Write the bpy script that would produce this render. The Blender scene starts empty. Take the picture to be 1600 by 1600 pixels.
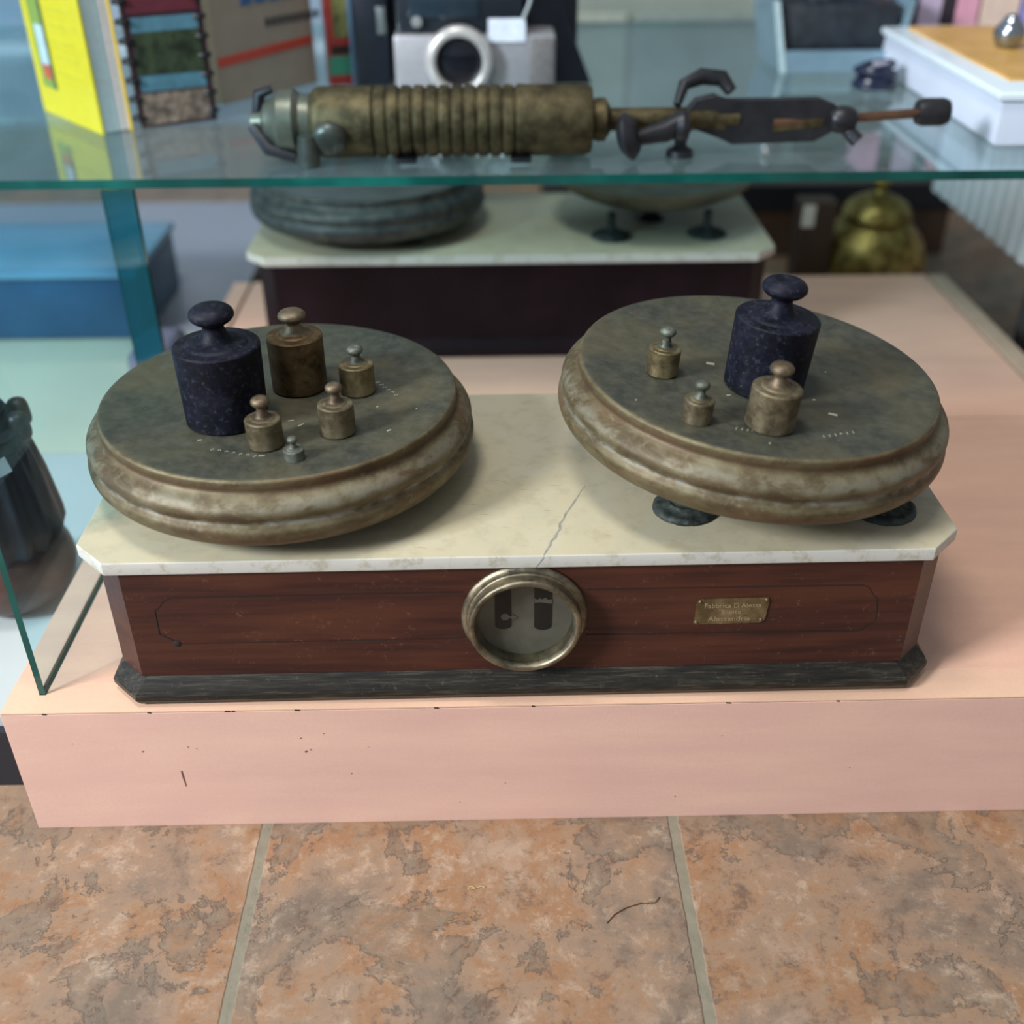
import bpy, bmesh, math, random
from mathutils import Vector, Matrix
random.seed(7)
S = bpy.context.scene
COL = S.collection
PI = math.pi

# ------------------------------------------------------------------ camera
F_PX, YAW, PITCH, ROLL = 1698.97, 0.0159, 0.5682, 0.0061
fwd = Vector((math.sin(YAW)*math.cos(PITCH), math.cos(YAW)*math.cos(PITCH), -math.sin(PITCH)))
rgt = Vector((math.cos(YAW), -math.sin(YAW), 0)); upv = rgt.cross(fwd)
r2 = rgt*math.cos(ROLL) - upv*math.sin(ROLL); u2 = upv*math.cos(ROLL) + rgt*math.sin(ROLL)
cd = bpy.data.cameras.new('camera'); cam = bpy.data.objects.new('camera', cd); COL.objects.link(cam)
M = Matrix((r2, u2, -fwd)).transposed().to_4x4(); M.translation = Vector((0.3574, -0.5832, 0.5371))
cam.matrix_world = M
cd.sensor_width = 36; cd.sensor_fit = 'HORIZONTAL'; cd.lens = 36*F_PX/1600
cd.clip_start = 0.02; cd.clip_end = 60
cd.dof.use_dof = True; cd.dof.focus_distance = 0.775; cd.dof.aperture_fstop = 3.0
S.camera = cam

# ------------------------------------------------------------------ world, lights, exposure
w = bpy.data.worlds.new('room_light'); S.world = w; w.use_nodes = True
wn = w.node_tree; bg = wn.nodes['Background']
tc = wn.nodes.new('ShaderNodeTexCoord'); sx = wn.nodes.new('ShaderNodeSeparateXYZ')
rp = wn.nodes.new('ShaderNodeValToRGB'); mp = wn.nodes.new('ShaderNodeMapRange')
wn.links.new(tc.outputs['Generated'], sx.inputs[0]); wn.links.new(sx.outputs['X'], mp.inputs['Value'])
mp.inputs['From Min'].default_value = -1; mp.inputs['From Max'].default_value = 1
wn.links.new(mp.outputs[0], rp.inputs[0])
rp.color_ramp.elements[0].color = (0.62, 0.80, 1.0, 1); rp.color_ramp.elements[1].color = (0.55, 0.55, 0.56, 1)
rp.color_ramp.elements[0].position = .1; rp.color_ramp.elements[1].position = .75
wn.links.new(rp.outputs[0], bg.inputs[0]); bg.inputs[1].default_value = 0.42

def area(name, loc, target, size, sy, energy, color):
    l = bpy.data.lights.new(name, 'AREA'); l.shape = 'RECTANGLE'; l.size = size; l.size_y = sy
    l.energy = energy; l.color = color
    o = bpy.data.objects.new(name, l); COL.objects.link(o); o.location = loc
    o.rotation_euler = (Vector(target)-Vector(loc)).to_track_quat('-Z', 'Y').to_euler(); return o
area('ceiling_light', (0.0, -0.1, 2.3), (0.35, 0.15, 0), 0.8, 0.4, 22, (1.0, 0.95, 0.87))
area('shop_window_light', (-1.75, -1.15, 1.5), (0.3, 0.2, 0.05), 0.6, 0.6, 98, (0.93, 0.96, 1.0))

S.view_settings.view_transform = 'Standard'; S.view_settings.look = 'None'
S.view_settings.exposure = 0.25; S.view_settings.gamma = 1; S.view_settings.use_curve_mapping = False

# ------------------------------------------------------------------ helpers
def link(name, me, m=None, parent=None):
    o = bpy.data.objects.new(name, me); COL.objects.link(o)
    if m is not None:
        for mm in (m if isinstance(m, (list, tuple)) else [m]): me.materials.append(mm)
    if parent is not None: o.parent = parent
    return o
def obj(name, bm, m=None, parent=None, smooth=True, angle=35):
    bmesh.ops.recalc_face_normals(bm, faces=bm.faces)
    me = bpy.data.meshes.new(name); bm.to_mesh(me); bm.free()
    if smooth:
        me.shade_smooth(); me.set_sharp_from_angle(angle=math.radians(angle))
    return link(name, me, m, parent)
def tag(o, label=None, cat=None, group=None, kind=None):
    if label: o['label'] = label
    if cat: o['category'] = cat
    if group: o['group'] = group
    if kind: o['kind'] = kind
    return o
def thing(name, label, cat, loc=(0,0,0), rz=0, group=None):
    o = bpy.data.objects.new(name, None); o.empty_display_size = .02; COL.objects.link(o)
    o.location = loc; o.rotation_euler = (0,0,rz); return tag(o, label, cat, group)
def BM(): return bmesh.new()
def box(bm, a, b, bev=0, seg=2, M=None, mi=0):
    a = Vector(a); b = Vector(b)
    r = bmesh.ops.create_cube(bm, size=1); vs = r['verts']
    for v in vs: v.co = Vector(((a[i]+b[i])/2 + v.co[i]*(b[i]-a[i]) for i in range(3)))
    fs = set(f for v in vs for f in v.link_faces)
    if bev > 0:
        es = list(set(e for v in vs for e in v.link_edges))
        rr = bmesh.ops.bevel(bm, geom=es, offset=bev, segments=seg, affect='EDGES', profile=.5)
        fs = set(f for f in rr['faces']) | set(f for f in fs if f.is_valid)
        vs = list(set(v for f in fs for v in f.verts))
    for f in fs: f.material_index = mi
    if M is not None:
        for v in vs: v.co = M @ v.co
    return list(fs)
def lathe(bm, prof, seg=64, M=None, mi=0, wob=0):
    rings = []
    vs_all = []
    for r, z in prof:
        if r < 1e-6: ring = [bm.verts.new((0,0,z))]
        else: ring = [bm.verts.new((r*math.cos(2*PI*k/seg), r*math.sin(2*PI*k/seg), z)) for k in range(seg)]
        rings.append(ring); vs_all += ring
    for i in range(len(rings)-1):
        A, B = rings[i], rings[i+1]
        for k in range(seg):
            q = [A[k % len(A)], A[(k+1) % len(A)], B[(k+1) % len(B)], B[k % len(B)]]
            u = []
            for v in q:
                if v not in u: u.append(v)
            if len(u) >= 3:
                f = bm.faces.new(u); f.material_index = mi
    if M is not None:
        for v in vs_all: v.co = M @ v.co
    return vs_all
def spline_prof(pts, n=6):
    out = []
    P = [pts[0]] + list(pts) + [pts[-1]]
    for i in range(1, len(P)-2):
        p0, p1, p2, p3 = P[i-1], P[i], P[i+1], P[i+2]
        for k in range(n):
            t = k/n
            out.append(tuple(.5*((2*p1[j]) + (-p0[j]+p2[j])*t + (2*p0[j]-5*p1[j]+4*p2[j]-p3[j])*t*t + (-p0[j]+3*p1[j]-3*p2[j]+p3[j])*t**3) for j in range(len(p1))))
    out.append(tuple(pts[-1])); return out
def tube(bm, pts, r, seg=10, cap=True, mi=0):
    pts = [Vector(p) for p in pts]; rings = []
    n = Vector((0,0,1))
    for i, p in enumerate(pts):
        d = (pts[min(i+1, len(pts)-1)] - pts[max(i-1, 0)]).normalized()
        if abs(d.dot(n)) > .95: n = Vector((1,0,0)) if abs(d.x) < .9 else Vector((0,1,0))
        a = d.cross(n).normalized(); b = a.cross(d).normalized(); n = b
        rr = r[i] if isinstance(r, (list, tuple)) else r
        rings.append([bm.verts.new(p + rr*(a*math.cos(2*PI*k/seg) + b*math.sin(2*PI*k/seg))) for k in range(seg)])
    for i in range(len(rings)-1):
        for k in range(seg):
            f = bm.faces.new([rings[i][k], rings[i][(k+1)%seg], rings[i+1][(k+1)%seg], rings[i+1][k]]); f.material_index = mi
    if cap:
        for q in (rings[0], rings[-1]):
            f = bm.faces.new(q); f.material_index = mi
def prism(bm, outline, lo, hi, axis='z', bev=0, mi=0, M=None):
    def P(u, v, t):
        return {'z': (u, v, t), 'y': (u, t, v), 'x': (t, u, v)}[axis]
    A = [bm.verts.new(P(u, v, lo)) for u, v in outline]; B = [bm.verts.new(P(u, v, hi)) for u, v in outline]
    fs = [bm.faces.new(A), bm.faces.new(B)]
    n = len(A)
    for i in range(n): fs.append(bm.faces.new([A[i], A[(i+1)%n], B[(i+1)%n], B[i]]))
    if bev > 0:
        es = set(fs[0].edges) | set(fs[1].edges)
        bmesh.ops.bevel(bm, geom=list(es), offset=bev, segments=3, affect='EDGES', profile=.5)
    else:
        if M is not None:
            for v in A+B: v.co = M @ v.co
    for f in bm.faces:
        if mi: f.material_index = mi
def ribbon(bm, pts, wd, z=None, nrm=Vector((0,0,1)), th=.0002):
    """thin raised line following pts (3D), width wd, facing nrm"""
    pts = [Vector(p) for p in pts]; L = []
    for i, p in enumerate(pts):
        d = (pts[min(i+1, len(pts)-1)] - pts[max(i-1, 0)]).normalized(); s = d.cross(nrm).normalized()
        ww = (wd[i] if isinstance(wd, (list, tuple)) else wd)/2
        L.append([bm.verts.new(p - s*ww), bm.verts.new(p + s*ww), bm.verts.new(p + s*ww + nrm*th), bm.verts.new(p - s*ww + nrm*th)])
    for i in range(len(L)-1):
        for k in range(4): bm.faces.new([L[i][k], L[i][(k+1)%4], L[i+1][(k+1)%4], L[i+1][k]])
    bm.faces.new(L[0]); bm.faces.new(L[-1])

# ------------------------------------------------------------------ materials
def new_mat(name):
    m = bpy.data.materials.new(name); m.use_nodes = True
    nt = m.node_tree; return m, nt, nt.nodes, nt.links, nt.nodes['Principled BSDF']
def coords(nt, scale=(1,1,1), rot=(0,0,0)):
    t = nt.nodes.new('ShaderNodeTexCoord'); mp = nt.nodes.new('ShaderNodeMapping')
    mp.inputs['Scale'].default_value = scale; mp.inputs['Rotation'].default_value = rot
    nt.links.new(t.outputs['Object'], mp.inputs[0]); return mp.outputs[0]
def noise(nt, vec, scale, detail=6, rough=.6, dist=0):
    n = nt.nodes.new('ShaderNodeTexNoise'); n.inputs['Scale'].default_value = scale
    n.inputs['Detail'].default_value = detail; n.inputs['Roughness'].default_value = rough; n.inputs['Distortion'].default_value = dist
    nt.links.new(vec, n.inputs['Vector']); return n.outputs['Fac']
def ramp(nt, fac, stops, interp='LINEAR'):
    r = nt.nodes.new('ShaderNodeValToRGB'); cr = r.color_ramp; cr.interpolation = interp
    while len(cr.elements) < len(stops): cr.elements.new(.5)
    for e, (p, c) in zip(cr.elements, stops):
        e.position = p; e.color = tuple(c)+(1,) if len(c) == 3 else c
    nt.links.new(fac, r.inputs[0]); return r.outputs[0]
def g(v): return (v, v, v)
def mixc(nt, fac, a, b, mode='MIX'):
    m = nt.nodes.new('ShaderNodeMix'); m.data_type = 'RGBA'; m.blend_type = mode
    for sock, v in ((m.inputs[0], fac), (m.inputs[6], a), (m.inputs[7], b)):
        if isinstance(v, bpy.types.NodeSocket): nt.links.new(v, sock)
        elif isinstance(v, (int, float)): sock.default_value = v
        else: sock.default_value = tuple(v)+(1,)
    return m.outputs[2]
def math_(nt, op, a, b=None, c=None):
    m = nt.nodes.new('ShaderNodeMath'); m.operation = op
    for i, v in enumerate((a, b, c)):
        if v is None: continue
        if isinstance(v, bpy.types.NodeSocket): nt.links.new(v, m.inputs[i])
        else: m.inputs[i].default_value = v
    return m.outputs[0]
def bump(nt, bsdf, h, strength=.3, dist=.001):
    b = nt.nodes.new('ShaderNodeBump'); b.inputs['Strength'].default_value = strength; b.inputs['Distance'].default_value = dist
    nt.links.new(h, b.inputs['Height']); nt.links.new(b.outputs[0], bsdf.inputs['Normal']); return b
def simple(name, c, rough=.5, metal=0, var=.12, scale=60, b=0, spec=None, c2=None):
    m, nt, N, L, P = new_mat(name)
    v = coords(nt); n = noise(nt, v, scale, 5)
    lo = tuple(x*(1-var) for x in c); hi = c2 if c2 else tuple(min(1, x*(1+var)) for x in c)
    L.new(ramp(nt, n, [(.3, lo), (.7, hi)]), P.inputs['Base Color'])
    P.inputs['Roughness'].default_value = rough; P.inputs['Metallic'].default_value = metal
    if spec is not None: P.inputs['Specular IOR Level'].default_value = spec
    if b: bump(nt, P, n, b, .0006)
    return m

def mat_pan_top():
    m, nt, N, L, P = new_mat('olive_patina_brass')
    v = coords(nt); a = noise(nt, v, 16, 8, .6, .4); b = noise(nt, v, 90, 8, .75); c = noise(nt, v, 330, 3, .8)
    base = ramp(nt, a, [(.36, (.032,.037,.029)), (.46, (.046,.049,.034)), (.54, (.062,.060,.036)), (.66, (.088,.076,.041))])
    base = mixc(nt, ramp(nt, b, [(.4, g(0)), (.7, g(.5))]), base, (.12,.115,.088))
    base = mixc(nt, ramp(nt, c, [(.70, g(0)), (.76, g(.8))]), base, (.35,.33,.25))
    L.new(base, P.inputs['Base Color']); P.inputs['Metallic'].default_value = .2
    L.new(ramp(nt, b, [(.3, g(.42)), (.7, g(.6))]), P.inputs['Roughness']); bump(nt, P, b, .12, .0006)
    return m
def mat_pan_side():
    m, nt, N, L, P = new_mat('tarnished_brass_rim')
    tc = nt.nodes.new('ShaderNodeTexCoord'); sp = nt.nodes.new('ShaderNodeSeparateXYZ'); L.new(tc.outputs['Object'], sp.inputs[0])
    ang = math_(nt, 'ARCTAN2', sp.outputs[1], sp.outputs[0])
    cb = nt.nodes.new('ShaderNodeCombineXYZ')
    L.new(math_(nt, 'MULTIPLY', math_(nt, 'SINE', ang), .05), cb.inputs[0]); L.new(math_(nt, 'MULTIPLY', math_(nt, 'COSINE', ang), .05), cb.inputs[1]); L.new(sp.outputs[2], cb.inputs[2])
    st = noise(nt, cb.outputs[0], 95, 8, .7, .3)           # streaks along the turning
    big = noise(nt, cb.outputs[0], 34, 4, .5)
    v = coords(nt); fine = noise(nt, v, 160, 8, .75); sp2 = noise(nt, v, 420, 2, .6)
    base = ramp(nt, st, [(.36, (.070,.050,.026)), (.46, (.108,.084,.041)), (.54, (.135,.112,.058)), (.66, (.172,.152,.090))])
    base = mixc(nt, ramp(nt, big, [(.47, g(0)), (.62, g(.55))]), base, (.14,.080,.040))
    # chalky oxide sits in the grooves (z about -22 mm and just under the lip)
    zz = sp.outputs[2]
    gr = ramp(nt, math_(nt, 'MULTIPLY', math_(nt, 'ABSOLUTE', math_(nt, 'ADD', zz, .0255)), 100), [(0, g(.75)), (.30, g(0))])
    g2 = ramp(nt, math_(nt, 'MULTIPLY', math_(nt, 'ABSOLUTE', math_(nt, 'ADD', zz, .0150)), 100), [(0, g(.30)), (.5, g(0))])
    msk = mixc(nt, 1.0, gr, g2, 'ADD')
    msk = mixc(nt, 1.0, msk, ramp(nt, st, [(.44, g(.05)), (.54, g(1.0))]), 'MULTIPLY')
    base = mixc(nt, msk, base, (.27,.28,.255))
    nk = ramp(nt, math_(nt, 'MULTIPLY', math_(nt, 'ABSOLUTE', math_(nt, 'ADD', zz, .0068)), 100), [(0, g(.75)), (.42, g(0))]); base = mixc(nt, nk, base, (.085,.046,.023))
    base = mixc(nt, ramp(nt, fine, [(.56, g(0)), (.68, g(.4))]), base, (.30,.27,.19))
    base = mixc(nt, ramp(nt, fine, [(.33, g(.7)), (.42, g(0))]), base, (.07,.052,.032))
    L.new(base, P.inputs['Base Color']); P.inputs['Metallic'].default_value = .35
    P.inputs['Roughness'].default_value = .52; bump(nt, P, fine, .4, .0009)
    return m
def mat_marble(name, light=False):
    m, nt, N, L, P = new_mat(name)
    v = coords(nt); a = noise(nt, v, 7, 6, .6, .5); b = noise(nt, v, 70, 8, .7); c = noise(nt, coords(nt, (5, 22, 9)), 9, 6, .75, 1.2)
    if light: base = ramp(nt, b, [(.34, (.42,.42,.37)), (.46, (.55,.55,.50))])
    else: base = ramp(nt, a, [(.34, (.41,.395,.29)), (.5, (.485,.435,.295)), (.66, (.51,.475,.365))])
    base = mixc(nt, ramp(nt, b, [(.36, g(.5)), (.5, g(0))]), base, (.38,.33,.22))
    base = mixc(nt, ramp(nt, c, [(.72, g(0)), (.78, g(.7))]), base, (.25,.24,.20))
    L.new(base, P.inputs['Base Color']); P.inputs['Roughness'].default_value = .42
    P.inputs['Subsurface Weight'].default_value = .06; P.inputs['Subsurface Radius'].default_value = (.006,.005,.003)
    P.inputs['Subsurface Scale'].default_value = .3
    bump(nt, P, b, .1, .0004)
    return m
def mat_wood():
    m, nt, N, L, P = new_mat('mahogany_wood')
    v = coords(nt, (1.5, 30, 30)); a = noise(nt, v, 6, 8, .65, .3); v2 = coords(nt, (1, 4, 6)); b = noise(nt, v2, 5, 3)
    v3 = coords(nt); s = noise(nt, v3, 130, 6, .8)
    base = ramp(nt, a, [(.36, (.034,.011,.0085)), (.5, (.050,.0155,.011)), (.64, (.064,.021,.013))])
    base = mixc(nt, ramp(nt, b, [(.45, g(0)), (.62, g(.6))]), base, (.095,.030,.015))
    base = mixc(nt, ramp(nt, s, [(.60, g(0)), (.68, g(.35))]), base, (.22,.14,.10))
    L.new(base, P.inputs['Base Color']); P.inputs['Roughness'].default_value = .42; P.inputs['Specular IOR Level'].default_value = .35; P.inputs['Coat Weight'].default_value = .0
    P.inputs['Coat Roughness'].default_value = .3; bump(nt, P, a, .08, .0005); return m
def mat_black_mould():
    m, nt, N, L, P = new_mat('ebonised_moulding')
    v = coords(nt, (3, 40, 40)); a = noise(nt, v, 10, 8, .7); v3 = coords(nt); s = noise(nt, v3, 150, 8, .8)
    base = ramp(nt, a, [(.35, (.008,.007,.006)), (.52, (.020,.0175,.013)), (.66, (.06,.052,.036))])
    base = mixc(nt, ramp(nt, s, [(.58, g(0)), (.70, g(.35))]), base, (.25,.22,.16))
    L.new(base, P.inputs['Base Color']); P.inputs['Specular IOR Level'].default_value = .35; P.inputs['Roughness'].default_value = .40; bump(nt, P, s, .2, .0006); return m
def mat_pink(name, base_c, chips=True):
    m, nt, N, L, P = new_mat(name)
    v = coords(nt, (2, 10, 10)); a = noise(nt, v, 3, 6, .6); v3 = coords(nt); s = noise(nt, v3, 48, 2, .5); f = noise(nt, v3, 350, 3, .7)
    c = base_c
    base = ramp(nt, a, [(.3, tuple(x*k for x, k in zip(c, (.92,.90,.92)))), (.7, tuple(min(1, x*k) for x, k in zip(c, (1.05,1.07,1.03))))])
    base = mixc(nt, ramp(nt, f, [(.3, g(.12)), (.6, g(0))]), base, (.45,.25,.2))
    if chips: base = mixc(nt, ramp(nt, s, [(.205, g(.85)), (.225, g(0))]), base, (.25,.13,.10))
    L.new(base, P.inputs['Base Color']); P.inputs['Roughness'].default_value = .48; bump(nt, P, f, .04, .0003); return m
def mat_tile():
    m, nt, N, L, P = new_mat('slate_look_tiles')
    tc = nt.nodes.new('ShaderNodeTexCoord'); sp = nt.nodes.new('ShaderNodeSeparateXYZ'); L.new(tc.outputs['Object'], sp.inputs[0])
    T = .314
    def cell(s, off):
        u = math_(nt, 'DIVIDE', math_(nt, 'SUBTRACT', s, off), T)
        fr = math_(nt, 'FRACT', math_(nt, 'ADD', u, 20.0))
        d = math_(nt, 'MINIMUM', fr, math_(nt, 'SUBTRACT', 1.0, fr))
        return math_(nt, 'FLOOR', math_(nt, 'ADD', u, 20.0)), math_(nt, 'MULTIPLY', d, T)
    ix, dx = cell(sp.outputs[0], .176); iy, dy = cell(sp.outputs[1], .100)
    v0 = tc.outputs['Object']
    off = nt.nodes.new('ShaderNodeCombineXYZ'); L.new(math_(nt, 'MULTIPLY', ix, 3.7), off.inputs[0]); L.new(math_(nt, 'MULTIPLY', iy, 5.3), off.inputs[1])
    L.new(math_(nt, 'MULTIPLY', ix, 1.9), off.inputs[2])
    va = nt.nodes.new('ShaderNodeVectorMath'); va.operation = 'ADD'; L.new(v0, va.inputs[0]); L.new(off.outputs[0], va.inputs[1]); v = va.outputs[0]
    wob = noise(nt, v0, 90, 4)
    dmin = math_(nt, 'ADD', math_(nt, 'MINIMUM', dx, dy), math_(nt, 'MULTIPLY', math_(nt, 'SUBTRACT', wob, .5), .003))
    a = noise(nt, v, 9, 9, .72, .3); b = noise(nt, v, 34, 12, .80, .2); c = noise(nt, v, 11, 11, .66, .3); e = noise(nt, v, 120, 6, .8)
    base = ramp(nt, a, [(.36, (.165,.125,.092)), (.45, (.25,.17,.115)), (.51, (.28,.18,.112)), (.57, (.27,.14,.068)), (.64, (.31,.22,.15))])
    # flaked-off slate layers: broad patches with crisp edges
    pa = ramp(nt, c, [(.545, g(0)), (.552, g(.65)), (.64, g(.12))]); base = mixc(nt, pa, base, (.145,.12,.09))
    pe = ramp(nt, c, [(.540, g(0)), (.547, g(.8)), (.556, g(0))]); base = mixc(nt, pe, base, (.08,.055,.04))
    pg = ramp(nt, c, [(.33, g(.5)), (.40, g(0))]); base = mixc(nt, pg, base, (.40,.30,.22))
    base = mixc(nt, ramp(nt, b, [(.36, g(.9)), (.46, g(0))]), base, (.13,.08,.055))
    base = mixc(nt, ramp(nt, b, [(.53, g(0)), (.64, g(.6))]), base, (.47,.36,.265))
    base = mixc(nt, ramp(nt, e, [(.32, g(.7)), (.43, g(0))]), base, (.12,.07,.05))
    gm = ramp(nt, math_(nt, 'MULTIPLY', dmin, 50), [(.18, g(1)), (.23, g(0))])
    base = mixc(nt, gm, base, mixc(nt, wob, (.15,.135,.095), (.27,.245,.18)))
    L.new(base, P.inputs['Base Color']); P.inputs['Roughness'].default_value = .5
    h = math_(nt, 'ADD', math_(nt, 'MULTIPLY', b, .5), math_(nt, 'MULTIPLY', pa, -.6)); h = math_(nt, 'SUBTRACT', h, math_(nt, 'MULTIPLY', gm, 1.5))
    bump(nt, P, h, .5, .0012); return m
def mat_weight(name, lo, mid, hi, fleck, metal=.7, rough=.38, amt=.6, spec=.5):
    m, nt, N, L, P = new_mat(name); P.inputs['Specular IOR Level'].default_value = spec
    v = coords(nt); a = noise(nt, v, 60, 6, .6); b = noise(nt, v, 240, 10, .85)
    base = ramp(nt, a, [(.38, lo), (.5, mid), (.62, hi)])
    base = mixc(nt, ramp(nt, b, [(.55, g(0)), (.66, g(amt))]), base, fleck)
    base = mixc(nt, ramp(nt, b, [(.34, g(.75)), (.43, g(0))]), base, tuple(x*.35 for x in lo))
    L.new(base, P.inputs['Base Color']); P.inputs['Metallic'].default_value = metal
    L.new(ramp(nt, b, [(.3, g(rough)), (.7, g(min(1, rough+.25)))]), P.inputs['Roughness']); bump(nt, P, b, .3, .0006); return m
def mat_glass(name, tint, refl=1.0, haze=.0, hc=(.6,.72,.78)):
    m, nt, N, L, P = new_mat(name); N.remove(P)
    tr = N.new('ShaderNodeBsdfTransparent'); tr.inputs[0].default_value = tuple(tint)+(1,)
    gl = N.new('ShaderNodeBsdfGlossy'); gl.inputs['Roughness'].default_value = .03; gl.inputs[0].default_value = (.9,.97,1,1)
    fr = N.new('ShaderNodeFresnel'); geo = N.new('ShaderNodeNewGeometry')   # same reflectance from either side of the sheet
    L.new(math_(nt, 'MULTIPLY_ADD', geo.outputs['Backfacing'], 1/1.5-1.5, 1.5), fr.inputs[0])
    mx = N.new('ShaderNodeMixShader'); L.new(math_(nt, 'MULTIPLY', fr.outputs[0], refl), mx.inputs[0])
    L.new(tr.outputs[0], mx.inputs[1]); L.new(gl.outputs[0], mx.inputs[2]); out = mx.outputs[0]
    if haze:
        df = N.new('ShaderNodeBsdfDiffuse'); df.inputs[0].default_value = tuple(hc)+(1,); m2 = N.new('ShaderNodeMixShader')
        m2.inputs[0].default_value = haze; L.new(out, m2.inputs[1]); L.new(df.outputs[0], m2.inputs[2]); out = m2.outputs[0]
    L.new(out, N['Material Output'].inputs[0]); return m

PAN_TOP = mat_pan_top(); PAN_SIDE = mat_pan_side()
MARBLE = mat_marble('cream_marble'); MARBLE_EDGE = mat_marble('white_marble_edge', True)
WOOD = mat_wood(); MOULD = mat_black_mould()
PINK_T = mat_pink('salmon_board_top', (.76,.46,.335), False); PINK_F = mat_pink('pink_board_front', (.74,.475,.39)); PINK_E = mat_pink('peach_board_edging', (.76,.49,.345), False)
TILE = mat_tile()
BLK_IRON = mat_weight('blackened_iron', (.003,.0035,.007), (.005,.006,.014), (.010,.011,.021), (.15,.15,.16), .0, .40, .45, .18)
BRASS_BROWN = mat_weight('brown_brass', (.07,.045,.02), (.125,.08,.035), (.17,.115,.06), (.30,.25,.16), .75, .38, .4)
BRASS_PALE = mat_weight('pale_worn_brass', (.10,.08,.048), (.165,.135,.08), (.225,.19,.12), (.36,.33,.25), .7, .4, .4)
BRASS_OLD = mat_weight('mottled_brass', (.12,.095,.05), (.21,.17,.085), (.32,.27,.15), (.10,.08,.04), .75, .36, .5)
VERDIGRIS = mat_weight('verdigris_brass', (.07,.075,.055), (.12,.132,.105), (.17,.19,.16), (.42,.48,.44), .55, .42, .5)
COPPER_KNOB = mat_weight('reddish_worn_knob', (.10,.075,.048), (.145,.11,.07), (.20,.155,.10), (.34,.29,.21), .7, .4, .3)
INK = simple('dark_groove', (.012,.008,.006), .8)
CRACK = simple('grey_vein', (.30,.29,.24), .6, 0, .3, 300)
DARKMETAL = simple('dark_iron', (.02,.022,.026), .45, .5, .3, 80, .2)
GLASS = mat_glass('clear_glass', (.80,.93,.97), .35); GLASS_SHELF = mat_glass('shelf_glass', (.80,.90,.92), 1.0, .05)
GLASS_DIAL = mat_glass('dial_glass', (.85,.86,.84), .35)
def mat_edge():
    m, nt, N, L, P = new_mat('green_glass_edge')
    v = coords(nt, (1,1,1)); n = noise(nt, v, 7, 3)
    L.new(ramp(nt, n, [(.35, (.0,.045,.04)), (.55, (.005,.09,.075)), (.7, (.02,.20,.16))]), P.inputs['Base Color'])
    P.inputs['Roughness'].default_value = .15; return m
GEDGE = mat_edge()

# ------------------------------------------------------------------ setting
FZ = -.1185
bm = BM(); box(bm, (-3.5,-1.6,FZ-.04), (4.5,4.2,FZ)); tag(obj('floor', bm, TILE, smooth=False), kind='structure')
WALLM = simple('grey_green_wall', (.30,.36,.36), .7, 0, .2, 3)
bm = BM(); box(bm, (-3.5,4.2,FZ-.04), (4.5,4.3,2.6)); tag(obj('wall_back', bm, WALLM, smooth=False), kind='structure')

# ------------------------------------------------------------------ pink display plinths
D1 = .430
pl = thing('display_plinth', 'long pink painted display plinth on the tiled floor carrying the front marble scale', 'plinth', (0,0,FZ))
H = -FZ
bm = BM(); box(bm, (0,0,0), (1.35,.018,H-.0016), .0004); obj('front_board', bm, PINK_F, pl, False)
bm = BM(); box(bm, (.0006,.0004,.10), (1.349,.0308,H-.0010)); obj('dark_seam', bm, INK, pl, False)
bm = BM(); prism(bm, [(0,0),(1.35,0),(1.35,.031),(.0267,.031),(.0267,.0192),(.0213,.0192),(.0213,.031),(0,.031)], H-.0010, H, 'z'); obj('front_edging', bm, PINK_E, pl, False)
bm = BM(); box(bm, (.0267,.0313,0), (1.35,D1-.001,H), .0004); obj('top_board', bm, PINK_T, pl, False)
bm = BM(); box(bm, (0,.0313,0), (.0213,D1-.001,H), .0004); obj('side_edging', bm, PINK_T, pl, False)
bm = BM(); box(bm, (.0213,.0195,.01), (.0267,D1-.002,H-.004)); obj('glass_groove', bm, INK, pl, False)
# a vertical gouge and small chips on the front board
bm = BM(); CHIP = simple('chip_brown', (.16,.07,.05), .8)
ribbon(bm, [(.1195,-.00005,.0590),(.1198,-.00005,.052),(.1204,-.00005,.0425)], [.0012,.0014,.0006], nrm=Vector((0,-1,0)), th=.00012); obj('gouge_mark', bm, CHIP, pl, False)
for x, z, s in ((.094,.079,.0014),(.128,.083,.0009),(.134,.0815,.0008),(.213,.076,.0019),(.217,.078,.0012),(.211,.09,.001),(.228,.094,.0008),(.245,.053,.0009),(.045,.088,.0006),(.26,.08,.0005),(.36,.04,.0008),(.49,.022,.001),(.52,.085,.0006),(.62,.05,.0008),(.325,.02,.0007)):
    bm = BM(); ribbon(bm, [(x,-.00005,z),(x+s,-.00005,z+s*.4)], s*.8, nrm=Vector((0,-1,0)), th=.0001); obj('paint_chip', bm, CHIP, pl, False)
for x in (.03,.105,.16,.165,.21,.31,.38,.52,.60):
    bm = BM(); ribbon(bm, [(x,-.0001,H-.0009),(x+.002+random.random()*.003,-.0001,H-.0012)], .0012, nrm=Vector((0,-1,0)), th=.0001)
    obj('edge_nick', bm, INK, pl, False)

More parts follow.
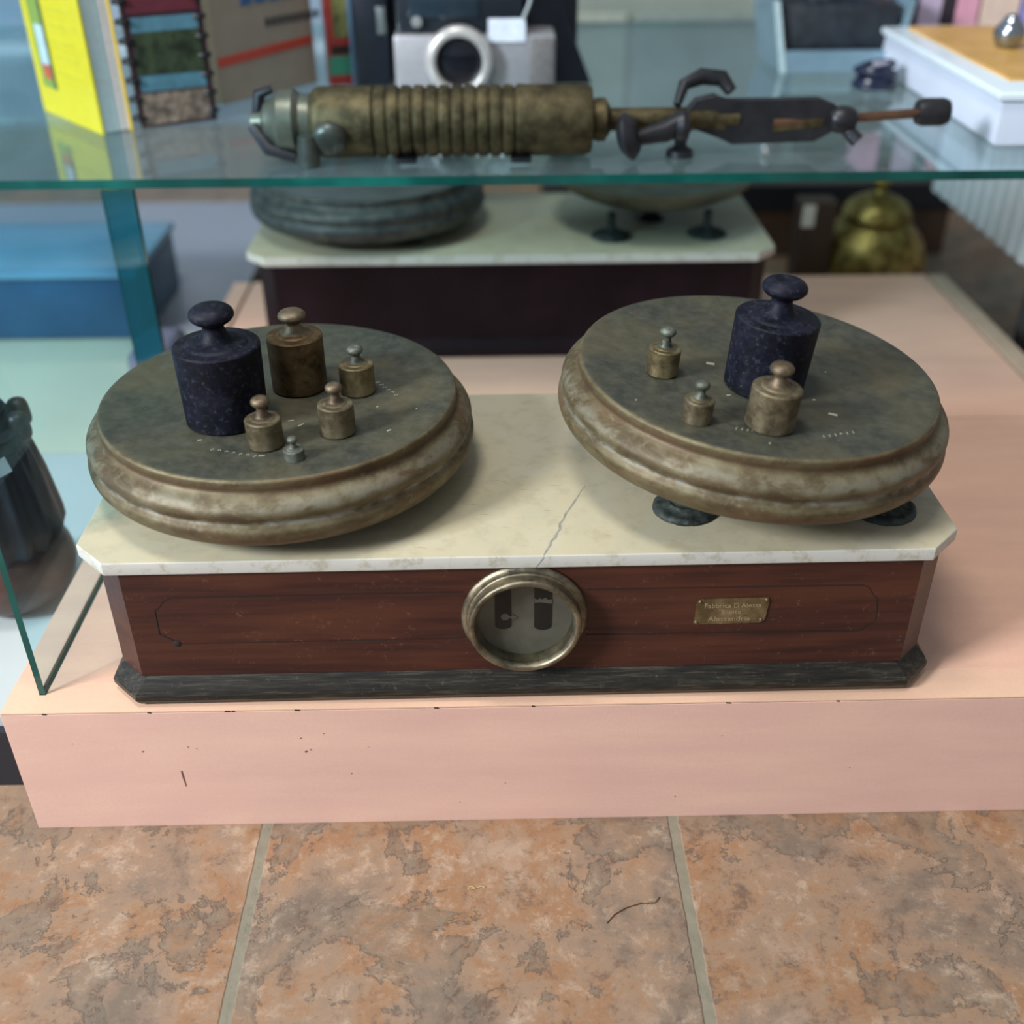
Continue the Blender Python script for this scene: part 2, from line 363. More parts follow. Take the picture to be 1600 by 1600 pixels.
pr = thing('display_plinth', 'pink painted display plinth further back under the dark wood marble scale', 'plinth', (0,0,FZ))
bm = BM(); box(bm, (.0262,D1+.002,0), (.955,.857,H-.0005), .0008); obj('top_board', bm, PINK_T, pr, False)
bm = BM(); box(bm, (0,D1+.002,0), (.0222,.857,H-.0005), .0008); obj('side_edging', bm, PINK_T, pr, False)
bm = BM(); box(bm, (.959,D1+.002,0), (.984,.857,H-.0005), .0008); obj('side_edging', bm, simple('tan_edging', (.52,.38,.27), .5, 0, .1), pr, False)
bm = BM(); box(bm, (.0222,D1+.003,.01), (.0262,.855,H-.004)); obj('glass_groove', bm, INK, pr, False)
bm = BM(); box(bm, (.955,D1+.003,.01), (.959,.855,H-.004)); obj('glass_groove', bm, INK, pr, False)

# white display base left of the pink one
wb = thing('white_platform', 'pale white platform with dark front at the left of the pink plinth', 'platform', (0,0,FZ))
WHITE_S = simple('pale_laminate', (.46,.52,.52), .25, 0, .05, 4)
WHITE_C = simple('cream_laminate', (.52,.56,.44), .25, 0, .06, 4)
bm = BM(); box(bm, (-1.1,.052,.058), (-.012,.470,.0685), .0005); obj('top_panel', bm, WHITE_S, wb, False)
bm = BM(); box(bm, (-1.1,.804,.058), (-.012,1.40,.0685), .0005); obj('back_panel', bm, simple('lilac_grey_laminate', (.33,.32,.38), .3, 0, .08, 4), wb, False)
bm = BM(); box(bm, (-1.1,.474,.058), (-.012,.800,.0685), .0005); obj('top_panel', bm, WHITE_C, wb, False)
bm = BM(); box(bm, (-1.1,.045,0), (-.014,1.40,.0578)); obj('dark_skirt', bm, simple('navy_skirt', (.012,.014,.022), .5), wb, False)

# ------------------------------------------------------------------ glass panes
def glass_box(name, a, b, faces_axis, m, edge, parent=None, clear_back=False):
    bm = BM(); fs = box(bm, a, b)
    for f in bm.faces:
        n = f.normal; f.material_index = 0 if abs(n[faces_axis]) > .9 or (clear_back and n.y > .5) else 1
    return obj(name, bm, [m, edge], parent, False)
case_ = thing('display_case', 'clear glass side of the display case standing in the plinth groove at left', 'display case', (.024,.02,0))
o = glass_box('side_pane', (-.0024,-.0002,-.0035), (.0024,.4055,.56), 0, GLASS, GEDGE, case_, True)
o = glass_box('glass_upright', (-.0300,.4125,.0005), (-.0005,.4205,.2275), 1, mat_glass('teal_glass', (.16,.46,.54), .5, .20, (.06,.30,.34)), GEDGE, case_)
o['label'] = 'narrow teal glass upright under the shelf'; o.location.z = .0; o.scale.z = 1.09
SZ = .2585
o = glass_box('glass_shelf', (-.75,.431,SZ-.0085), (1.55,1.32,SZ), 2, GLASS_SHELF, GEDGE)
o.rotation_euler = (0, 0, 0)
tag(o, 'long horizontal glass shelf with green front edge carrying the torch, books and camera', 'shelf')

# ------------------------------------------------------------------ counter scales
SC = dict(ba=.277, z1=.0225, z2=.113, z3=.1232)
def octo(hx, y0, y1, c): return [(-hx+c,y0),(hx-c,y0),(hx,y0+c),(hx,y1-c),(hx-c,y1),(-hx+c,y1),(-hx,y1-c),(-hx,y0+c)]
def loft(bm, secs, mi=0):
    rings = [[bm.verts.new((x,y,z)) for x, y in o] for o, z in secs]
    n = len(rings[0])
    for i in range(len(rings)-1):
        for k in range(n): bm.faces.new([rings[i][k], rings[i][(k+1)%n], rings[i+1][(k+1)%n], rings[i+1][k]])
    bm.faces.new(rings[0]); bm.faces.new(rings[-1])
def pan_mesh():
    bm = BM()
    r0 = .1272
    top = [(0,-.0016),(.09,-.0014),(.112,-.0008),(.120,-.0001),(.1245,.0),(.1262,-.0002)]
    rim = spline_prof([(.1262,-.0002),(.1272,-.0007),(.1280,-.0020),(.1277,-.0050),(.1277,-.0085),(.1300,-.0110),(.1345,-.0135),(.1378,-.0170),(.1388,-.0205),(.1378,-.0240),(.1372,-.0260),(.1385,-.0285),(.1400,-.0320),(.1393,-.0370),(.1362,-.0420),(.1310,-.0465),(.1235,-.0490)], 5)
    under = [(.1225,-.0490),(.121,-.046),(.10,-.043),(0,-.043)]
    lathe(bm, top, 128, mi=0); lathe(bm, rim, 128, mi=1); lathe(bm, under, 128, mi=1)
    bmesh.ops.remove_doubles(bm, verts=bm.verts, dist=1e-5)
    return bm
def make_scale(label, loc, rz, WOOD=None, MOULD=None):
    s = thing('counter_scale', label, 'scale', loc, rz)
    Dm = .2405
    bm = BM()
    secs = []
    for off, z in ((0,0),(-.004,.002),(-.0062,.006),(-.0062,.010),(-.004,.0145),(-.001,.0175),(-.0005,.0185),(.0035,.0225)):
        secs.append((octo(.2965-off-.004, off+.001, Dm-off-.004, .0215), z))
    loft(bm, secs); obj('base_moulding', bm, MOULD, s, True, 25)
    bm = BM(); loft(bm, [(octo(.2905,.0035,Dm-.006,.0185),.0224),(octo(.2905,.0035,Dm-.006,.0185),.113)]); obj('wooden_case', bm, WOOD, s, False)
    bm = BM()
    o1 = octo(.3015,-.0005,Dm+.001,.0235)
    # soften the cut corners of the slab outline
    prism(bm, o1, .1131, .1232, 'z', .0011)
    for f in bm.faces:
        f.material_index = 0 if f.normal.z > .7 else 1
    bm.faces.ensure_lookup_table()
    sl = obj('marble_slab', bm, [MARBLE, MARBLE_EDGE], s, True, 30); sl.location.x = -.0018
    for p in sl.data.polygons: p.material_index = 0 if p.normal.z > .75 else 1
    return s
def add_pan(s, name, loc, tilt=(0,0), label=None):
    e = obj('weighing_pan', pan_mesh(), [PAN_TOP, PAN_SIDE], s, True, 40)
    e.location = loc; e.rotation_euler = (tilt[1], -tilt[0], 0)
    if label: e['label'] = label
    return e
TH = .0058; X0, Y0 = .3746, .0108
def loc2(p):  # world -> scale local
    c, s_ = math.cos(TH), math.sin(TH); dx, dy = p[0]-X0, p[1]-Y0
    return (c*dx+s_*dy, -s_*dx+c*dy, p[2])
fs = make_scale('front marble topped mahogany counter scale with two round brass pans full of weights', (X0,Y0,0), TH, WOOD, MOULD)
LP = (.2006,.1345,.1860); RP = (.5450,.1265,.2045); RT = (-.0776,.0325)
panL = add_pan(fs, 'l', loc2(LP)); panR = add_pan(fs, 'r', loc2(RP), RT)
# pan supports: spindle + cross arm + floor bosses that stand on the marble
def boss(s, x, y, z0=.1232, top=.150, name='support_foot'):
    bm = BM(); prof = spline_prof([(.0001,.0088),(.006,.0086),(.010,.0068),(.0125,.0072),(.0165,.0048),(.0205,.0042),(.0228,.0022),(.0232,.0)], 4)
    vs = lathe(bm, [(r,z+z0) for r, z in prof], 48)
    for v in vs:                                     # leaf relief round the rim
        a = math.atan2(v.co.y, v.co.x); r = math.hypot(v.co.x, v.co.y)
        if r > .012: v.co.z += .0006*math.cos(a*12)*(r/.023)
        v.co.x += x; v.co.y += y
    lathe(bm, [(.0001,top),(.005,top),(.005,z0+.007)], 20, Matrix.Translation((x,y,0)))
    return obj(name, bm, mat_boss, s)
mat_boss = mat_weight('dark_verdigris_boss', (.018,.024,.022), (.032,.042,.038), (.06,.072,.064), (.25,.27,.25), .2, .45, .4, .3)
for wx, wy in ((.4905,.066),(.6300,.0625),(.56,.185)):
    q = loc2((wx,wy,0)); boss(fs, q[0], q[1], top=.152)
for wx, wy in ((.145,.10),(.257,.10),(.2,.2)):
    q = loc2((wx,wy,0)); boss(fs, q[0], q[1], top=.1405)
for c, zt in ((LP,.1405),(RP,.1535)):
    q = loc2((c[0],c[1]+.01,0)); bm = BM(); lathe(bm, [(0,.1232),(.018,.1232),(.016,.128),(.009,.131),(.009,zt-.003),(.02,zt),(0,zt)], 32, Matrix.Translation((q[0],q[1],0))); obj('pan_spindle', bm, DARKMETAL, fs)
    bm = BM(); box(bm, (q[0]-.085,q[1]-.006,zt-.010), (q[0]+.085,q[1]+.006,zt-.002), .001); obj('support_arm', bm, DARKMETAL, fs)

# marble crack
bm = BM()
cr = [(.3878,.0106),(.3900,.0165),(.3930,.0235),(.3935,.0270),(.3965,.0320),(.3985,.0385),(.4005,.0420),(.4005,.0490),(.4035,.0545),(.4055,.0620),(.4085,.0680),(.4120,.0760),(.4155,.0840),(.4185,.0920),(.4225,.1000)]
ribbon(bm, [loc2((x,y,.12322)) for x, y in cr], [.0006,.0015,.0020,.0015,.0024,.0014,.0021,.0016,.0012,.0018,.0013,.0016,.0011,.0008,.0003], th=.00008)
obj('marble_crack', bm, CRACK, fs, False)
bm = BM(); ribbon(bm, [loc2((.3878,.0102,.1222)), loc2((.3850,.0102,.1175)), loc2((.3825,.0102,.1140))], .0005, nrm=Vector((0,-1,0)), th=.0001)
obj('marble_crack', bm, CRACK, fs, False)
SCR = simple('scratch_grey', (.33,.30,.22), .7)
for x, y, l in ((.335,.075,.012),(.345,.062,.008),(.36,.045,.006),(.30,.022,.010),(.372,.095,.01),(.352,.108,.012),(.395,.10,.01),(.40,.088,.008),(.39,.066,.007),(.43,.033,.006),(.47,.026,.010),(.325,.09,.006),(.335,.115,.008)):
    bm = BM(); ribbon(bm, [loc2((x,y,.12322)), loc2((x+l*.5,y+.0005,.12322)), loc2((x+l,y-.0012,.12322))], [.0001,.0005,.0001], th=.00006); obj('marble_scratch', bm, SCR, fs, False)

# inlay line on the case front
FY = .0033
bm = BM()
zt, zb = .0912, .0512
path = [(-.2408,zt),(-.246,.0885),(-.2495,.0835),(-.2530,.0805),(-.2534,.0600),(-.2495,.0575),(-.2440,.0535),(-.2413,zb),(-.05,zb-.0002),(-.0415,zb+.001)]
ribbon(bm, [(x,FY,z) for x, z in path], [.0003,.0003,.0003,.0006,.0008,.0012,.0010,.0004,.0005,.0004], nrm=Vector((0,-1,0)), th=.00015)
ribbon(bm, [(-.2408,FY,zt),(-.10,FY,zt+.0003),(-.0415,FY,zt+.0004)], .0006, nrm=Vector((0,-1,0)), th=.00015)
path = [(.0440,zt+.0005),(.2327,zt),(.2380,.0890),(.2410,.0840),(.2455,.0790),(.2478,.0600),(.2440,.0570),(.2400,.0530),(.2365,zb-.0003),(.0440,zb+.0008)]
ribbon(bm, [(x,FY,z) for x, z in path], [.0005,.0007,.0004,.0003,.0008,.0002,.0003,.0003,.0006,.0006], nrm=Vector((0,-1,0)), th=.00015)
obj('inlay_line', bm, INK, fs, False)
bm = BM(); lathe(bm, [(0,.0006),(.0022,.0004),(.0028,0)], 12, Matrix.Translation((-.2425,FY,.0515)) @ Matrix.Rotation(PI/2,4,'X')); obj('wood_knot_hole', bm, INK, fs)

# round sight window
RX = Matrix.Rotation(PI/2, 4, 'X')
wcx, wcz = .0005, .0700
sw = obj('sight_window', (lambda b: (lathe(b, spline_prof([(.0436,.0),(.0438,.0012),(.0425,.0030),(.0408,.0040),(.0392,.0043),(.0385,.0060),(.0388,.0100),(.0388,.0128),(.0375,.0142),(.0355,.0140),(.0342,.0120),(.0336,.0085),(.0330,.0030),(.0330,.0)], 4), 96), b)[1])(BM()), mat_weight('window_brass', (.12,.105,.075), (.20,.175,.12), (.30,.26,.18), (.36,.33,.26), .85, .27, .3), fs)
sw.location = (wcx, FY, wcz); sw.rotation_euler = (PI/2,0,0)
bm = BM(); prof = [(0,.0012),(.0332,.0012),(.0332,.0004),(0,.0004)]; lathe(bm, prof, 64)
obj('dial_plate', bm, simple('dull_zinc', (.20,.19,.165), .5, .3, .25, 40, .1), sw)
bm = BM()
def slot(bm, x0, x1, y0, y1, z):
    n = 10; xc = (x0+x1)/2; r = (x1-x0)/2
    out = [(xc + r*math.cos(PI + PI*k/n), y0 + r + r*.6*math.sin(PI + PI*k/n)) for k in range(n+1)]
    def top(x): return min(y1, math.sqrt(max(0, .0325**2 - x*x)))
    out += [(x1, top(x1)), (x0, top(x0))]
    prism(bm, out, z, z+.0003, 'z')
slot(bm, -.0205,-.0090,-.0125,.0285,.0012); slot(bm, .0066,.0190,-.0140,.030,.0012)
obj('dial_slot', bm, simple('slot_black', (.006,.006,.007), .6), sw, False)
bm = BM(); lathe(bm, [(0,.0020),(.0032,.0020),(.0032,.0016),(0,.0016)], 6, Matrix.Translation((-.0135,.0008,0))); box(bm, (-.0105,-.0004,.0016), (-.0065,.0014,.0020)); prism(bm, [(-.0085,-.0018),(-.0050,.0006),(-.0085,.0030)], .0016,.0021)
prism(bm, [(.0068,.0165),(.0090,.0150),(.0105,.0165),(.0122,.0152),(.0145,.0168),(.0160,.0148),(.0188,.0152),(.0188,.0115),(.0110,.0130),(.0068,.0125)], .0016,.0019)
obj('balance_pointer', bm, simple('pointer_grey', (.20,.19,.17), .5, .4), sw, False)
bm = BM(); lathe(bm, [(0,.0105),(.0335,.0105),(.0335,.0095),(0,.0095)], 64); obj('window_glass', bm, GLASS_DIAL, sw)

# maker's plate
mp_ = thing_ = None
bm = BM()
out = [(.1195,.0640),(.1188,.0612),(.1205,.0600),(.1650,.0606),(.1682,.0622),(.1690,.0650),(.1702,.0800),(.1690,.0822),(.1235,.0818),(.1205,.0800),(.1195,.0760)]
prism(bm, out, FY-.0008, FY, 'y')
plate = obj('maker_plate', bm, mat_weight('plate_brass', (.13,.09,.04), (.20,.145,.07), (.27,.20,.11), (.36,.28,.18), .6, .4, .3), fs, False)
for x, z in ((.1222,.0797),(.1683,.0803),(.1207,.0620),(.1660,.0632)):
    bm = BM(); lathe(bm, [(.0001,.0011),(.0008,.0009),(.0013,.0)], 12, Matrix.Translation((x,FY-.0008,z)) @ RX); obj('rivet', bm, BRASS_OLD, plate)
TXT = simple('worn_letter_highlight', (.42,.33,.20), .4, .5)
def text(body, size, parent, loc, rot, m, ext=.00015, name='lettering', align='CENTER', sx=1):
    c = bpy.data.curves.new(name, 'FONT'); c.body = body; c.size = size; c.extrude = ext; c.align_x = align; c.align_y = 'CENTER'
    o = bpy.data.objects.new(name, c); COL.objects.link(o); dg = bpy.context.evaluated_depsgraph_get(); dg.update()
    me = bpy.data.meshes.new_from_object(o.evaluated_get(dg)); bpy.data.objects.remove(o); bpy.data.curves.remove(c)
    p = link(name, me, m, parent); p.location = loc; p.rotation_euler = rot; p.scale = (sx,1,1); return p
text("Fabbrica D'Alessa", .0056, plate, (.1452,FY-.0009,.0760), (PI/2,0,0), TXT, .0001)
text("Bilance", .0048, plate, (.1445,FY-.0009,.0703), (PI/2,0,0), TXT, .0001)
text("Alessandria", .0056, plate, (.1435,FY-.0009,.0645), (PI/2,0,0), TXT, .0001, sx=1.15)

# worn punch marks on the pans (illegible strokes and small bright flakes)
FLAKE = simple('bright_flake', (.45,.45,.36), .4, .3)
def marks(pan, arcs, flakes):
    def zt(r): return -.00155 if r < .09 else (-.0015 + (r-.09)*.04)
    for (x0, y0, x1, y1, n, h) in arcs:
        for i in range(n):
            t = (i+.5)/n; x = x0+(x1-x0)*t; y = y0+(y1-y0)*t; z = zt(math.hypot(x,y))+.0001
            bm = BM(); d = Vector((x1-x0,y1-y0,0)).normalized(); q = Vector((-d.y,d.x,0))
            if random.random() < .5:
                ribbon(bm, [Vector((x,y,z))+q*h*.5*k + d*h*.18*math.sin(k*3) for k in (-1,-.3,.4,1)], .0005, th=.00008)
            else:
                ribbon(bm, [Vector((x,y,z))+q*h*.4*math.sin(a)+d*h*.3*math.cos(a) for a in (0,.8,1.6,2.4,3.6)], .00045, th=.00008)
            obj('punch_mark', bm, FLAKE, pan, False)
    for x, y, a, l, w_ in flakes:
        z = zt(math.hypot(x,y))+.0001
        bm = BM(); ribbon(bm, [(x,y,z),(x+l*math.cos(a),y+l*math.sin(a),z)], w_, th=.0002); obj('bright_flake', bm, FLAKE, pan, False)
marks(panL, [(.068,.018,.086,-.008,6,.0035),(-.035,-.082,.0,-.094,7,.003)], [(-.008,-.072,.3,.0045,.0025),(.0,-.093,.1,.004,.001),(.082,-.062,.5,.003,.0015),(.02,-.052,.8,.005,.001),(.012,-.044,.2,.004,.001),(-.045,-.07,.2,.003,.001),(.072,-.025,.8,.0014,.0012),(.1,-.03,.1,.0012,.0012)])
marks(panR, [(-.079,.0,-.070,.0,2,.004),(-.034,-.089,-.002,-.096,9,.003),(.022,-.095,.048,-.086,6,.003)], [(.036,-.062,-.4,.006,.003),(-.036,.004,-.2,.006,.004),(-.03,-.044,.3,.003,.0012),(.03,-.044,.3,.002,.0015),(-.068,.034,1.0,.0014,.0012),(.05,.0,.5,.0014,.0012),(-.015,-.108,.5,.0014,.0012),(-.095,-.06,.5,.0014,.0012),(-.063,-.066,-.8,.012,.0006)])

# ------------------------------------------------------------------ balance weights
def weight(name_label, pan, pos, R, Hb, Ht, kr, mb, mk=None, taper=0, dimple=False, lean=0, ring=True, sink=.0, nr=None, collar=.62, group=None):
    """R radius, Hb body height, Ht total height, kr knob radius; stands on world pos, perpendicular to its pan"""
    e = thing('balance_weight', name_label, 'weight')
    e.location = pos
    if pan == 'R': e.rotation_euler = (RT[1], -RT[0], lean)
    else: e.rotation_euler = (0,0,lean)
    b = min(.0012, R*.08)
    nr = nr or R*.26
    bm = BM()
    prof = [(0,0),(R-b,0),(R,b),(R+taper*.5,Hb*.5),(R+taper,Hb-b),(R+taper-b*.7,Hb-b*.25),(R+taper-b*1.6,Hb)]
    if ring: prof += [(R*collar+R*.06,Hb+R*.0),(R*collar,Hb+R*.05),(R*collar-R*.03,Hb+R*.06)]
    prof += [(R*.5,Hb+R*.08)]
    lathe(bm, prof, 56); 
    body = obj('weight_body', bm, mb, e, True, 30)
    bm = BM()
    kt = (Ht-Hb)
    kh = min(kr*1.15, kt*.48)          # knob height
    zk = Ht-kh
    nk = [(R*.52,Hb+R*.07),(R*.40,Hb+R*.13),(nr*1.15,Hb+R*.13+(zk-Hb-R*.13)*.45),(nr,Hb+R*.13+(zk-Hb-R*.13)*.8),(nr*1.2,zk+kh*.04)]
    kn = [(kr*.80,zk+kh*.14),(kr*.98,zk+kh*.36),(kr,zk+kh*.5),(kr*.95,zk+kh*.68),(kr*.75,zk+kh*.88)]
    kn += [(kr*.5,zk+kh*.93),(kr*.3,zk+kh*.82),(.0001,zk+kh*.76)] if dimple else [(kr*.45,zk+kh*.97),(.0001,Ht)]
    lathe(bm, spline_prof(nk+kn, 4), 48); obj('lifting_knob', bm, mk or mb, e, True, 50)
    return e
G = None
def onR(x, y): return (x, y, RP[2]-.0012 + RT[0]*(x-RP[0]) + RT[1]*(y-RP[1]))
def onL(x, y): return (x, y, LP[2]-.0012)
weight('largest black iron weight on the left pan with white chalky flecks', 'L', onL(.1700,.0965), .0280,.0560,.0835,.0150, BLK_IRON, taper=.0012, collar=.7)
weight('tall brown brass weight behind the large black one on the left pan', 'L', onL(.2135,.1450), .0200,.0415,.0600,.0100, BRASS_BROWN, COPPER_KNOB)
weight('small brass weight with verdigris top furthest right on the left pan', 'L', onL(.2570,.1360), .0127,.0225,.0358,.0060, BRASS_OLD, VERDIGRIS)
weight('small brass weight nearest the right front of the left pan, knob tilted', 'L', onL(.2495,.0735), .0122,.0220,.0365,.0058, BRASS_PALE, COPPER_KNOB)
weight('small grey brown brass weight just in front of the big black one, left pan', 'L', onL(.2035,.0570), .0120,.0200,.0355,.0063, BRASS_PALE, COPPER_KNOB)
weight('tiniest greenish weight with little knob at the front of the left pan', 'L', onL(.2253,.0375), .0068,.0075,.0160,.0034, VERDIGRIS)
weight('large black iron weight with pitted dimpled knob on the right pan', 'R', onR(.5440,.1010), .0275,.0520,.0790,.0152, BLK_IRON, taper=.0010, dimple=True, collar=.7)
weight('medium pale brass weight in front of the black one on the right pan', 'R', onR(.5360,.0440), .0163,.0285,.0450,.0077, BRASS_PALE, COPPER_KNOB)
weight('small yellowish spotted brass weight at the back left of the right pan', 'R', onR(.4740,.1110), .0112,.0195,.0345,.0057, BRASS_OLD, VERDIGRIS)
weight('smallest brass weight on the right pan with crusty top, left of the medium one', 'R', onR(.4880,.0450), .0098,.0160,.0285,.0049, BRASS_PALE, VERDIGRIS)

# hair on the floor
bm = BM(); tube(bm, [(.4700,-.0750,FZ+.0006),(.4660,-.0800,FZ+.001),(.4560,-.0800,FZ+.0008),(.4450,-.0835,FZ+.0008),(.4360,-.0890,FZ+.0008),(.4300,-.0960,FZ+.0006)], .00035, 6)
tag(obj('hair_strand', bm, simple('brown_hair', (.10,.045,.015), .5)), 'thin brown curled hair strand lying on the floor tile', 'hair')
bm = BM(); tube(bm, [(.338+.006*math.cos(a), -.064+.0012*math.sin(a*2), FZ+.0006) for a in [k*.5 for k in range(10)]], .0003, 6)
tag(obj('thread', bm, simple('pale_thread', (.5,.4,.2), .6)), 'tiny pale thread curl lying on the middle floor tile', 'thread')

# ------------------------------------------------------------------ rear scale
RSX, RSY = .3797, .6000
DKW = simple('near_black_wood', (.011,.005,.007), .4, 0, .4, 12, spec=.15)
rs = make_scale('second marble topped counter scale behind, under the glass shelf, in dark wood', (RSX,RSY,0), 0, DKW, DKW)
rp_ = add_pan(rs, 'l', (-.172,.128,.1860)); rp_.data.materials[0] = simple('reflection_grey_pan_top', (.16,.18,.17), .3, .5, .3, 20); rp_.data.materials[1] = mat_weight('blue_green_brass', (.03,.042,.044), (.055,.068,.066), (.085,.095,.085), (.2,.22,.2), .4, .4, .3)  # pale top has reflected light put into its colour; sides dark blue green
bm = BM(); lathe(bm, spline_prof([(0,.0),(.03,.001),(.07,.008),(.105,.022),(.122,.033),(.1275,.0375),(.129,.0375),(.127,.034),(.108,.018),(.072,.003),(.03,-.005),(0,-.006)], 4), 96)
bw = obj('scoop_pan', bm, [simple('grey_green_brass', (.10,.11,.08), .42, .5, .35, 30, .1)], rs); bw.location = (.170,.128,.1500)
for x, y in ((-.215,.07),(-.125,.06),(.115,.06),(.228,.065),(.17,.2)): boss(rs, x, y, top=.142 if x < 0 else .152)
bm = BM(); lathe(bm, [(0,.1232),(.018,.1232),(.009,.131),(.009,.146),(0,.146)], 32, Matrix.Translation((.17,.128,0))); obj('pan_spindle', bm, DARKMETAL, rs)
bm = BM(); lathe(bm, [(0,.1232),(.018,.1232),(.009,.131),(.009,.1415),(0,.1415)], 32, Matrix.Translation((-.172,.128,0))); obj('pan_spindle', bm, DARKMETAL, rs)

# ------------------------------------------------------------------ things on the shelf
Z = SZ
def rx(name, fn, m, parent, **k):
    bm = BM(); fn(bm); return obj(name, bm, m, parent, **k)
# brass torch-like instrument
OLD = mat_weight('dark_old_brass', (.05,.040,.020), (.085,.068,.034), (.125,.10,.05), (.19,.17,.11), .75, .42, .3)
GUN = simple('blued_steel', (.035,.036,.042), .38, .6, .3, 40)
t = thing('brass_instrument', 'ribbed brass cylinder instrument with long shaft and black levers lying on the glass shelf', 'instrument', (.15,.500,Z))
RY = Matrix.Rotation(PI/2, 4, 'Y')
def lx(bm, prof, x=0, y=0, z=.0335, seg=48, mi=0): lathe(bm, [(r, h) for r, h in prof], seg, Matrix.Translation((x,y,z)) @ RY, mi)
prof = [(0,.035),(.026,.035),(.031,.040),(.0325,.045),(.0325,.094)]
x = .094
for i in range(12):
    prof += [(.0322,x+.0004),(.0302,x+.0016),(.0302,x+.0030),(.0326,x+.0042),(.0330,x+.0078)]; x += .0121
prof += [(.0325,x+.003),(.0325,.296),(.030,.303),(0,.303)]
rx('ribbed_barrel', lambda b: lx(b, prof), OLD, t)
def lf(b):
    lx(b, [(0,-.022),(.010,-.022),(.012,-.012),(.020,-.008),(.024,.0),(.030,.006),(.0305,.020),(.026,.026),(.026,.036),(0,.036)])
rx('end_valve', lf, simple('grey_bronze', (.13,.14,.11), .4, .6, .3, 40), t)
rx('valve_tap', lambda b: (lathe(b, spline_prof([(0,.0),(.012,.001),(.017,.008),(.015,.016),(.008,.022),(.008,.035),(0,.036)],4), 24, Matrix.Translation((.055,-.040,.022)) @ Matrix.Rotation(-PI/2.6,4,'X')), lathe(b, [(0,-.014),(.009,-.014),(.011,0),(.009,.014),(0,.014)], 20, Matrix.Translation((.035,-.034,.015)))), simple('tap_bronze', (.07,.08,.07), .4, .5, .4, 60), t)
rx('valve_handle', lambda b: (tube(b, [(-.02,-.01,.033),(-.005,-.02,.014),(.02,-.022,.006)], [.005,.007,.005], 10), tube(b, [(-.018,0,.033),(-.012,0,.060),(.0,0,.064)], [.005,.006,.004], 10)), GUN, t)
rx('shaft', lambda b: lx(b, [(0,.30),(.018,.303),(.020,.309),(.020,.316),(.014,.320),(.0105,.322),(.0105,.42),(.008,.425),(.008,.445),(0,.445)]), OLD, t)
rx('handwheel', lambda b: lathe(b, spline_prof([(0,-.010),(.012,-.009),(.021,-.002),(.021,.002),(.012,.009),(0,.010)],4), 32, Matrix.Translation((.337,-.028,.024)) @ Matrix.Rotation(1.25,4,'Y') @ Matrix.Rotation(.3,4,'X')), GUN, t)
rx('clamp', lambda b: (tube(b, [(.345,-.026,.022),(.372,-.018,.026),(.392,-.012,.034)], [.007,.010,.012], 14), lathe(b, [(0,-.006),(.013,-.006),(.015,0),(.013,.006),(0,.006)], 24, Matrix.Translation((.388,-.016,.030)) @ RY), lathe(b, [(0,-.0334),(.014,-.0334),(.013,-.028),(.006,-.024),(.006,0),(0,0)], 20, Matrix.Translation((.390,-.006,.034)))), GUN, t)
def yoke(b):
    out = [(.392,.040),(.402,.052),(.420,.056),(.432,.050),(.520,.052),(.536,.046),(.548,.036),(.548,.028),(.534,.020),(.520,.012),(.440,.010),(.425,.018),(.405,.024),(.392,.030)]
    inn = [(.500,.018),(.528,.026),(.530,.036),(.500,.041),(.475,.036),(.475,.022)]
    prism(b, out, -.006, .006, 'y', .001)
rx('yoke', yoke, GUN, t, smooth=False)
rx('yoke_window', lambda b: (prism(b, [(.478,.022),(.525,.026),(.528,.034),(.478,.033)], -.0066, -.0060, 'y'), prism(b, [(.415,.026),(.432,.024),(.432,.032),(.415,.036)], -.0066,-.0060,'y')), OLD, t, smooth=False)
rx('sight_hook', lambda b: tube(b, [(.385,0,.046),(.392,.012,.062),(.410,.02,.068),(.430,.02,.066),(.438,.012,.056)], [.004,.006,.008,.008,.006], 12), DARKMETAL, t)
rx('rod', lambda b: tube(b, [(.478,-.004,.030),(.545,0,.032),(.635,.002,.037)], .0045, 14), simple('copper_rod', (.20,.11,.07), .35, .8, .2, 60), t)
rx('rod_knob', lambda b: (lathe(b, spline_prof([(0,-.013),(.009,-.012),(.013,0),(.009,.012),(0,.013)],4), 24, Matrix.Translation((.545,-.004,.032)) @ RY), tube(b, [(.547,-.006,.026),(.560,-.014,.014)], [.006,.007], 12)), GUN, t)
rx('end_cap', lambda b: lx(b, [(0,.618),(.011,.618),(.013,.624),(.013,.643),(.011,.648),(0,.648)], 0, .002, .037), GUN, t)
for cx_ in (.115,.225): rx('cradle', lambda b: box(b, (cx_,-.026,0), (cx_+.02,.026,.004),.001), DARKMETAL, t)

def place_wall(name, label, cat, p0, p1, thick, height, group=None):
    """an upright slab whose front face runs p0->p1 on the shelf; local x along the face, local y depth away"""
    d = Vector((p1[0]-p0[0], p1[1]-p0[1], 0)); e = thing(name, label, cat, (p0[0],p0[1],Z), math.atan2(d.y, d.x), group); return e, d.length
